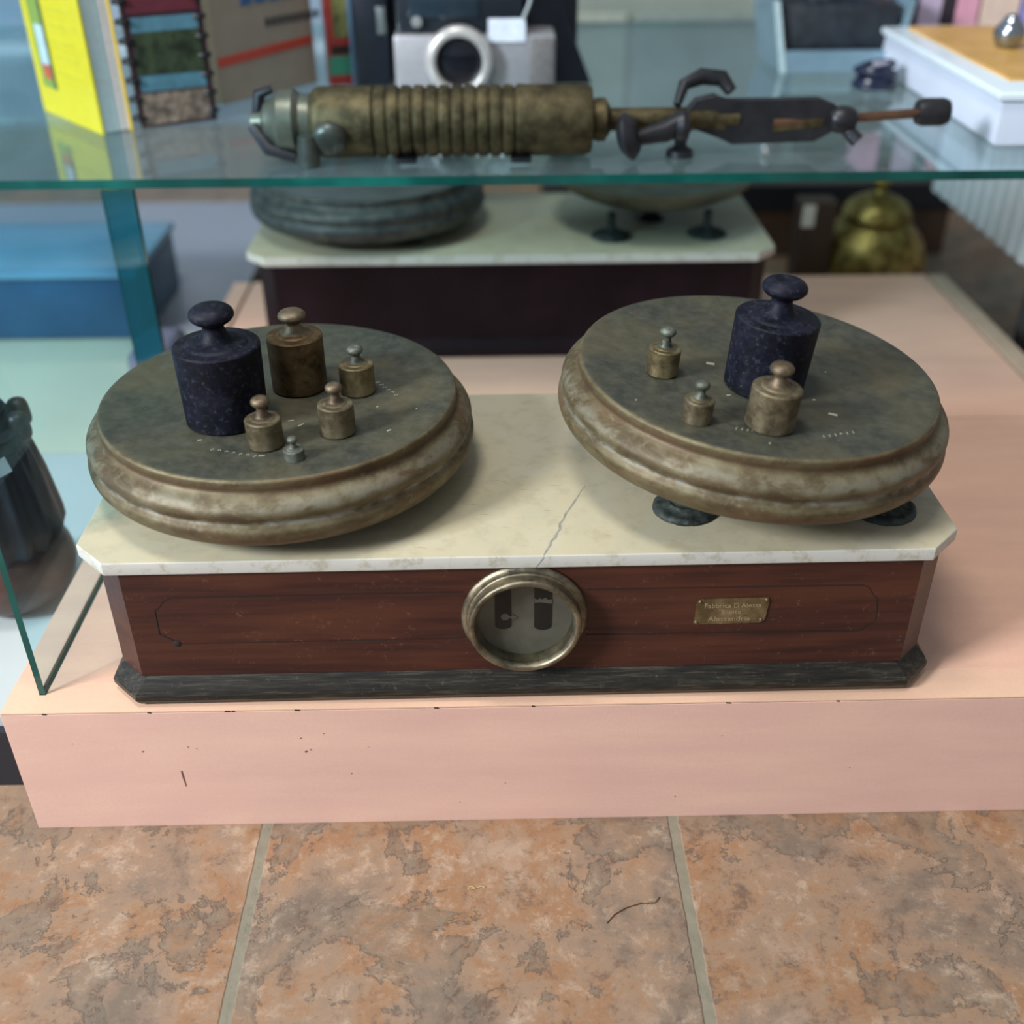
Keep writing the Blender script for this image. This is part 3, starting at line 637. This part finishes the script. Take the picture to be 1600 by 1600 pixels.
# yellow boxed book
e, L_ = place_wall('boxed_book', 'bright yellow boxed book standing on the shelf at the far left', 'book', (-.152,.718), (-.050,.598), .03, .2)
YEL = simple('bright_yellow_card', (.88,.62,.012), .4, 0, .05)
rx('cover', lambda b: box(b, (0,0,0), (L_,.003,.215), .0006), YEL, e, smooth=False)
rx('cover', lambda b: box(b, (0,.031,0), (L_,.034,.215), .0006), YEL, e, smooth=False)
rx('page_block', lambda b: box(b, (.004,.003,.002), (L_-.001,.031,.212), .0005), simple('white_pages', (.72,.72,.70), .7, 0, .08, 200), e, smooth=False)
rx('side_stripe', lambda b: (box(b, (.018,-.0004,.030), (.050,0,.214))), simple('olive_stripe', (.30,.36,.06), .5), e, smooth=False)
rx('side_stripe', lambda b: (box(b, (.049,-.0007,.030), (.057,-.0001,.214))), simple('dark_stripe', (.10,.13,.05), .5), e, smooth=False)
rx('spine_label', lambda b: box(b, (.028,-.0009,.050), (.050,-.0004,.095)), simple('label_white', (.62,.66,.68), .5), e, smooth=False)
rx('label_dot', lambda b: box(b, (.030,-.0011,.040), (.050,-.0005,.055)), simple('label_red', (.65,.10,.05), .5), e, smooth=False)
def lines(b):
    for k in range(10): box(b, (.066,-.0005,.05+.016*k), (.066+.055+.02*random.random(),0,.054+.016*k))
rx('printed_lines', lines, simple('orange_print', (.80,.60,.02), .5), e, smooth=False)
# ring bound picture notebook
e, L_ = place_wall('ring_notebook', 'ring bound picture notebook with dark green landscape cover standing on the shelf', 'notebook', (-.017,.628), (.052,.664), .02, .2)
rx('red_heading', lambda b: box(b, (.004,-.0006,.112), (L_-.001,0,.168)), simple('maroon_heading', (.10,.018,.03), .4), e, smooth=False)
rx('cover', lambda b: box(b, (0,0,0), (L_+.004,.002,.17), .0004), simple('maroon_cover', (.035,.012,.022), .4), e, smooth=False)
rx('page_block', lambda b: box(b, (.001,.002,.002), (L_+.002,.016,.168)), simple('notebook_pages', (.45,.43,.40), .7), e, smooth=False)
rx('sky_picture', lambda b: box(b, (.006,-.0004,.036), (L_-.002,0,.108)), simple('sky_print', (.07,.19,.26), .4, 0, .3, 40), e, smooth=False)
rx('landscape_picture', lambda b: box(b, (.006,-.0009,.052), (L_-.002,-.0003,.094)), simple('forest_print', (.008,.030,.020), .4, 0, .8, 60, c2=(.05,.08,.04)), e, smooth=False)
rx('stone_picture', lambda b: box(b, (.004,-.0009,.003), (L_-.002,-.0003,.034)), simple('stone_print', (.05,.035,.03), .5, 0, .8, 90, c2=(.28,.23,.18)), e, smooth=False)
def coils(b, x):
    for k in range(9):
        zc = .010+.019*k
        tube(b, [(x+.0055*math.cos(a), .003+.0055*math.sin(a), zc) for a in [i*2*PI/10 for i in range(11)]], .0028, 8)
rx('ring_binding', lambda b: coils(b, .0), DARKMETAL, e); rx('ring_binding', lambda b: coils(b, L_), DARKMETAL, e)
# carton
e, L_ = place_wall('cardboard_carton', 'grey beige cardboard carton with blue print and a red stripe on the shelf', 'box', (.046,.738), (.140,.862), .06, .2)
CARD = simple('beige_card', (.30,.27,.22), .7, 0, .08, 30)
rx('carton_body', lambda b: box(b, (0,0,0), (L_,.07,.19), .001), CARD, e, smooth=False)
rx('red_stripe', lambda b: prism(b, [(.002,.040),(L_-.004,.046),(L_-.004,.056),(.002,.050)], -.0006, 0, 'y'), simple('red_print', (.48,.06,.035), .5), e, smooth=False)
def bl(b):
    for k in range(5): prism(b, [(.045+.022*k,.100),(.062+.022*k,.101),(.066+.022*k,.114),(.049+.022*k,.113)], -.0006, 0, 'y')
rx('blue_print', bl, simple('blue_print', (.03,.12,.32), .5), e, smooth=False)
def kl(b):
    for k in range(9): prism(b, [(.080+.010*k,.074),(.087+.010*k,.074),(.087+.010*k,.083),(.080+.010*k,.083)], -.0006, 0, 'y')
rx('black_print', kl, simple('black_print', (.03,.03,.035), .5), e, smooth=False)
# red book
e, L_ = place_wall('red_book', 'red book with green foot stripe between the carton and the black camera case', 'book', (.160,.838), (.188,.848), .06, .2)
rx('cover', lambda b: box(b, (0,0,0), (L_,.02,.17), .0008), simple('red_cover', (.28,.025,.02), .4), e, smooth=False)
rx('green_stripe', lambda b: box(b, (.0,-.0005,.012), (L_,.0,.034)), simple('green_print', (.03,.22,.14), .5), e, smooth=False)
rx('cover_picture', lambda b: box(b, (.008,-.0005,.055), (L_-.001,.0,.16)), simple('cover_print', (.03,.07,.03), .5, 0, .7, 60, c2=(.25,.25,.08)), e, smooth=False)
rx('black_panel', lambda b: box(b, (.004,-.0004,.036), (L_,.0,.046)), INK, e, smooth=False)
# camera case and camera
NAVY = simple('dark_leather', (.008,.013,.024), .42, 0, .3, 120, .2)
e = thing('camera_case', 'open dark leather camera case standing on the shelf behind the camera', 'case', (.19,.862,Z))
rx('case_back', lambda b: box(b, (.0,.004,0), (.275,.020,.17), .004), NAVY, e)
rx('case_side', lambda b: box(b, (.002,-.028,0), (.045,.004,.17), .004), NAVY, e)
rx('case_flap', lambda b: prism(b, [(.215,.0),(.292,.0),(.262,.07),(.236,.17),(.205,.17)], -.024, .003, 'y', .002), NAVY, e, smooth=False)
rx('blue_edge', lambda b: box(b, (-.0035,-.026,0), (.0015,.0,.16), .001), simple('blue_edge', (.08,.16,.26), .4), e, smooth=False)
rx('silver_clasp', lambda b: box(b, (.032,-.032,.060), (.042,-.0275,.090), .001), simple('clasp_metal', (.25,.30,.30), .3, .6), e)
c = thing('folding_camera', 'silver and black vintage camera with big round lens and white price tag', 'camera', (.245,.770,Z))
SIL = simple('silver_leather', (.36,.37,.40), .35, .3, .1, 120)
rx('camera_body', lambda b: box(b, (0,0,0), (.188,.062,.068), .004), SIL, c)
rx('black_housing', lambda b: box(b, (.004,.008,.0685), (.15,.062,.135), .004), simple('black_housing', (.012,.018,.026), .3), c)
rx('front_window', lambda b: box(b, (.018,.0055,.085), (.10,.009,.125), .002), simple('dark_window', (.02,.035,.05), .12), c)
rx('viewfinder_eye', lambda b: lathe(b, [(0,.0),(.006,.0),(.006,-.004),(0,-.005)], 20, Matrix.Translation((.028,.004,.082)) @ Matrix.Rotation(-PI/2,4,'X')), simple('eye_grey', (.25,.27,.28), .2), c)
rx('lens_ring', lambda b: lathe(b, spline_prof([(.027,.0),(.027,.014),(.030,.018),(.037,.016),(.039,.010),(.039,.0)],4), 48, Matrix.Translation((.076,-.0005,.0405)) @ RX), simple('silver_ring', (.55,.55,.54), .3, .4), c)
rx('lens_glass', lambda b: lathe(b, [(0,.012),(.012,.011),(.027,.006),(.027,0)], 40, Matrix.Translation((.076,-.0005,.0405)) @ RX), simple('lens_black', (.008,.009,.014), .1), c)
rx('grip_panel', lambda b: box(b, (.158,-.003,.008), (.186,.001,.064), .002), simple('grip_grey', (.16,.15,.15), .5, 0, .4, 300), c)
rx('price_tag', lambda b: box(b, (.110,-.002,.060), (.153,.001,.085), .0005), simple('tag_paper', (.72,.80,.95), .6), c, smooth=False)
rx('tag_string', lambda b: tube(b, [(.15,-.002,.084),(.157,-.001,.10),(.160,.0,.112)], .0022, 6), simple('tag_string', (.35,.40,.42), .6), c)
# blue glass basin
BLUEG = simple('blue_grey_glass', (.17,.27,.34), .12, 0, .15, 12)
e = thing('glass_basin', 'blue grey glass basin holding dark bundles at the back right of the shelf', 'basin', (.730,.895,Z))
def basin(b):
    prism(b, [(.0,.0),(.150,.0),(.154,.026),(-.0055,.026)], -.0, .006, 'y'); prism(b, [(.0,.0),(.150,.0),(.163,.085),(-.018,.085)], .13, .136, 'y')
    prism(b, [(.0,.0),(.006,.0),(-.012,.085),(-.018,.085)], .006, .13, 'y'); prism(b, [(.144,.0),(.150,.0),(.163,.085),(.157,.085)], .006, .13, 'y'); box(b, (.006,.006,0), (.144,.13,.004))
rx('basin_wall', basin, BLUEG, e, smooth=False)
rx('light_corner', lambda b: prism(b, [(-.001,.0),(.007,.0),(-.011,.085),(-.019,.085)], -.0015, .0005, 'y'), simple('pale_glass', (.42,.56,.60), .2), e, smooth=False)
for (x, zz, l) in ((.03,.075,.09),(.045,.098,.07)):
    b2 = rx('dark_bundle', lambda b: tube(b, [(x,.03,zz),(x+l*.5,.05,zz+.014),(x+l,.04,zz+.004)], [.012,.02,.014], 14), simple('dark_cloth', (.02,.03,.045), .6, 0, .6, 60), e)
b2 = rx('dark_content', lambda b: box(b, (-.004,.010,.022), (.150,.12,.080), .010), simple('dark_cloth_fill', (.012,.018,.026), .6, 0, .6, 60), e)
b2 = rx('shiny_ball', lambda b: lathe(b, spline_prof([(0,-.014),(.010,-.010),(.014,0),(.010,.010),(0,.014)],4), 24, Matrix.Translation((.002,.03,.098))), simple('chrome_ball', (.45,.42,.40), .15, .8), e)
# cable coil
e = thing('cable_coil', 'coiled dark blue cable lying beside the white organiser box', 'cable', (.822,.800,Z))
def coil(b):
    for k, (r, zz, tx) in enumerate(((.024,.004,0),(.021,.011,.1),(.024,.018,-.1),(.019,.025,.15))):
        tube(b, [(r*math.cos(a), r*math.sin(a)*.9, zz+tx*r*math.cos(a)) for a in [i*2*PI/24 for i in range(25)]], .0036, 8)
rx('cable_loops', coil, simple('navy_cable', (.012,.018,.045), .3), e)
rx('cable_plug', lambda b: (box(b, (-.006,-.010,.010), (.014,.002,.030), .002)), simple('plug_pale', (.35,.35,.42), .3), e)
# white organiser box
e = thing('organiser_box', 'white plastic box with orange lid at the right end of the shelf', 'box', (.850,.510,Z))
WP = simple('white_plastic', (.66,.74,.88), .3, 0, .04, 10)
rx('box_body', lambda b: (lambda fs: None)(prism(b, [(.006,.004),(.42,.004),(.42,.40),(.012,.40)], 0, .044, 'z', .004)), WP, e)
rx('box_rim', lambda b: prism(b, [(.0,.0),(.425,.0),(.425,.405),(.006,.405)], .044, .052, 'z', .002), simple('rim_plastic', (.72,.84,.92), .25, 0, .04, 10), e)
rx('orange_lid', lambda b: prism(b, [(.030,.055),(.42,.055),(.42,.38),(.034,.38)], .052, .055, 'z'), simple('orange_lid', (.62,.36,.09), .45, 0, .25, 14, c2=(.72,.42,.12)), e, smooth=False)
e = tag(obj('bud_vase', (lambda b: (lathe(b, spline_prof([(0,0),(.010,0),(.016,.008),(.017,.018),(.010,.028),(.006,.034),(0,.035)],4), 32), b)[1])(BM()), simple('polished_steel', (.32,.36,.42), .12, .9)), 'small round polished steel object on the orange lid', 'ornament'); e.location = (.945,.735,Z+.0555)
# stripey books behind
for i, (x, wd, c_) in enumerate(((.880,.026,(.60,.36,.50)),(.908,.018,(.02,.02,.03)),(.928,.030,(.50,.42,.56)),(.960,.016,(.03,.02,.03)),(.978,.030,(.72,.36,.46)),(1.012,.050,(.75,.58,.48)),(1.066,.06,(.32,.30,.70)))):
    cols = ['pink','thin black','lilac','narrow black','rose pink','wide peach','violet'][i]
    b = thing('upright_book', cols+' spined book in the upright row behind the organiser box', 'book', (x,.985,Z), 0, 'books in a row at the shelf back')
    rx('cover', lambda q: (box(q, (0,0,0), (wd,.002,.15)), box(q, (0,.002,0), (.0015,.11,.15)), box(q, (wd-.0015,.002,0), (wd,.11,.15))), simple('spine_'+str(i), c_, .5), b, smooth=False)
    rx('page_block', lambda q: box(q, (.0015,.002,.002), (wd-.0015,.108,.147)), simple('pages_'+str(i), (.6,.58,.52), .8), b, smooth=False)

# ------------------------------------------------------------------ floor things behind / beside
# lantern-like dark ribbed vessel on the white base
LBZ = -.05
l = thing('ribbed_lantern', 'dark ribbed metal lantern with brown rounded bottom standing on the white platform', 'lantern', (-.071,.208,LBZ))
rx('round_bottom', lambda b: lathe(b, spline_prof([(0,0),(.020,.0),(.040,.008),(.052,.026),(.054,.045),(.048,.062),(.044,.070)],4), 64), simple('brown_ceramic', (.075,.04,.032), .35, 0, .3, 40), l)
def ribs(b):
    n = 96; secs = [(.047,.062),(.052,.075),(.052,.085),(.047,.125),(.042,.150),(.040,.156)]
    R_ = []
    for r, zz in secs: R_.append([b.verts.new(((r+.0018*math.cos(16*2*PI*k/n))*math.cos(2*PI*k/n), (r+.0018*math.cos(16*2*PI*k/n))*math.sin(2*PI*k/n), zz)) for k in range(n)])
    for i in range(len(R_)-1):
        for k in range(n): b.faces.new([R_[i][k],R_[i][(k+1)%n],R_[i+1][(k+1)%n],R_[i+1][k]])
rx('ribbed_barrel', ribs, simple('charcoal_ribs', (.022,.028,.038), .38, .2, .4, 30), l)
rx('collar', lambda b: lathe(b, [(.040,.154),(.044,.157),(.044,.170),(.036,.174),(.030,.186),(0,.186)], 48), simple('dark_collar', (.02,.028,.036), .3, .4), l)
rx('blue_cap', lambda b: lathe(b, spline_prof([(.030,.186),(.031,.192),(.024,.200),(0,.203)],4), 40, Matrix.Translation((-.004,0,0))), simple('blue_cap', (.06,.16,.36), .25), l)
for k, a in enumerate((-.9,.0,.7)):
    rx('clasp', lambda b: lathe(b, spline_prof([(0,0),(.008,.002),(.009,.012),(.007,.022),(0,.025)],4), 20, Matrix.Translation((.040*math.cos(a),.040*math.sin(a),.160))), DARKMETAL, l)
rx('white_label', lambda b: box(b, (-.011,-.0005,-.007), (.011,.0008,.007), 0, M=Matrix.Translation((.0285,-.0345,.150)) @ Matrix.Rotation(.70,4,'Z') @ Matrix.Rotation(-.2,4,'Y')), simple('label_paper', (.62,.74,.78), .5), l, smooth=False)
# blue storage crate on the white base
e = thing('storage_crate', 'big blue storage crate on the pale platform behind the glass panes', 'crate', (-.75,.78,-.05))
rx('crate_body', lambda b: box(b, (0,0,0), (.64,.20,.085), .006), simple('deep_blue_plastic', (.03,.10,.20), .35, 0, .3, 6), e)
rx('crate_lid', lambda b: box(b, (-.004,-.004,.0855), (.644,.204,.096), .003), simple('light_blue_plastic', (.17,.36,.52), .3, 0, .15, 6), e)
# greyish bag beside
e = thing('grey_pouch', 'dull mauve fabric pouch slumped beside the teal glass upright', 'pouch', (-.045,.60,-.05))
rx('pouch_body', lambda b: box(b, (-.02,-.04,0), (.032,.05,.075), .012, 3), simple('mauve_cloth', (.13,.13,.19), .7, 0, .2, 40), e)
# brass kettle
BR = mat_weight('golden_brass', (.16,.115,.03), (.30,.22,.06), (.42,.33,.11), (.5,.42,.2), .85, .3, .2)
k_ = thing('brass_pot', 'round brass lidded pot with finial standing on the floor behind the plinth', 'pot', (.925,1.000,FZ))
rx('pot_body', lambda b: lathe(b, spline_prof([(0,.0),(.05,.0),(.052,.01),(.074,.045),(.082,.085),(.074,.120),(.055,.145),(.046,.152),(.050,.156)],5), 64), BR, k_)
rx('pot_lid', lambda b: lathe(b, spline_prof([(.051,.156),(.050,.162),(.042,.176),(.024,.186),(.010,.190)],4), 48), BR, k_)
rx('finial', lambda b: lathe(b, spline_prof([(.010,.188),(.006,.195),(.012,.203),(.012,.210),(.006,.216),(.005,.224),(.008,.230),(0,.236)],4), 24), BR, k_)
# wooden things behind
DW = simple('brown_board', (.055,.030,.018), .5, 0, .3, 20)
o = thing('wooden_post', 'dark brown wooden upright board beside the brass pot', 'board', (.800,.955,FZ))
rx('board', lambda b: box(b, (0,0,0), (.052,.04,.19), .002), DW, o, smooth=False)
rx('white_tag', lambda b: box(b, (.002,-.001,.155), (.020,.0,.187)), simple('tag_white', (.75,.74,.68), .6), o, smooth=False)
o = thing('wooden_chest', 'low dark wooden chest on the floor behind the brass pot', 'chest', (.45,1.27,FZ))
rx('chest_body', lambda b: box(b, (0,0,0), (.70,.09,.082), .003), simple('chest_brown', (.06,.028,.016), .45, 0, .4, 12), o, smooth=False)
rx('chest_lid', lambda b: box(b, (-.008,-.008,.082), (.708,.098,.128), .004), simple('chest_dark', (.012,.012,.016), .4), o, smooth=False)
# white ribbed panel heater on the right
h = thing('panel_radiator', 'white ribbed panel radiator at the right edge beneath the shelf', 'radiator', (1.035,.62,FZ))
WR = simple('white_enamel', (.80,.84,.84), .35, 0, .04)
def rib(b):
    for i in range(13): box(b, (-.016,.034*i,.178), (.011,.034*i+.022,.355), .003)
rx('radiator_ribs', rib, WR, h); rx('radiator_panel', lambda b: box(b, (.010,-.005,.176), (.03,.43,.357), .003), WR, h)
for y in (.03,.12): rx('leg', lambda b: box(b, (.012,y-.01,0), (.028,y+.01,.178), .002), simple('leg_dark', (.05,.05,.05), .5), h)
# far clutter seen between the shelf items
SAGE = simple('sage_cabinet', (.26,.31,.27), .5, 0, .15, 5)
o = thing('low_cabinet', 'pale sage green cabinet far behind the shelf items', 'cabinet', (.30,1.75,FZ))
rx('cabinet_body', lambda b: box(b, (0,0,0), (1.0,.5,.36), .004), SAGE, o, smooth=False)
for i in range(3): rx('cabinet_door', lambda b: box(b, (.02+.325*i,-.012,.04), (.33+.325*i,-.0005,.33), .004), simple('sage_door_%d'%i, ((.33,.38,.32),(.22,.28,.26),(.36,.40,.33))[i], .5), o, smooth=False)
o = thing('long_counter', 'pale blue counter standing far behind on the left', 'counter', (-1.9,2.3,FZ))
rx('counter_body', lambda b: box(b, (0,0,0), (1.9,.6,.55), .004), simple('blue_grey_laminate', (.30,.42,.55), .4, 0, .2, 3), o, smooth=False)
rx('counter_top', lambda b: box(b, (-.02,-.02,.55), (1.92,.62,.58), .003), simple('counter_white', (.6,.66,.7), .3), o, smooth=False)
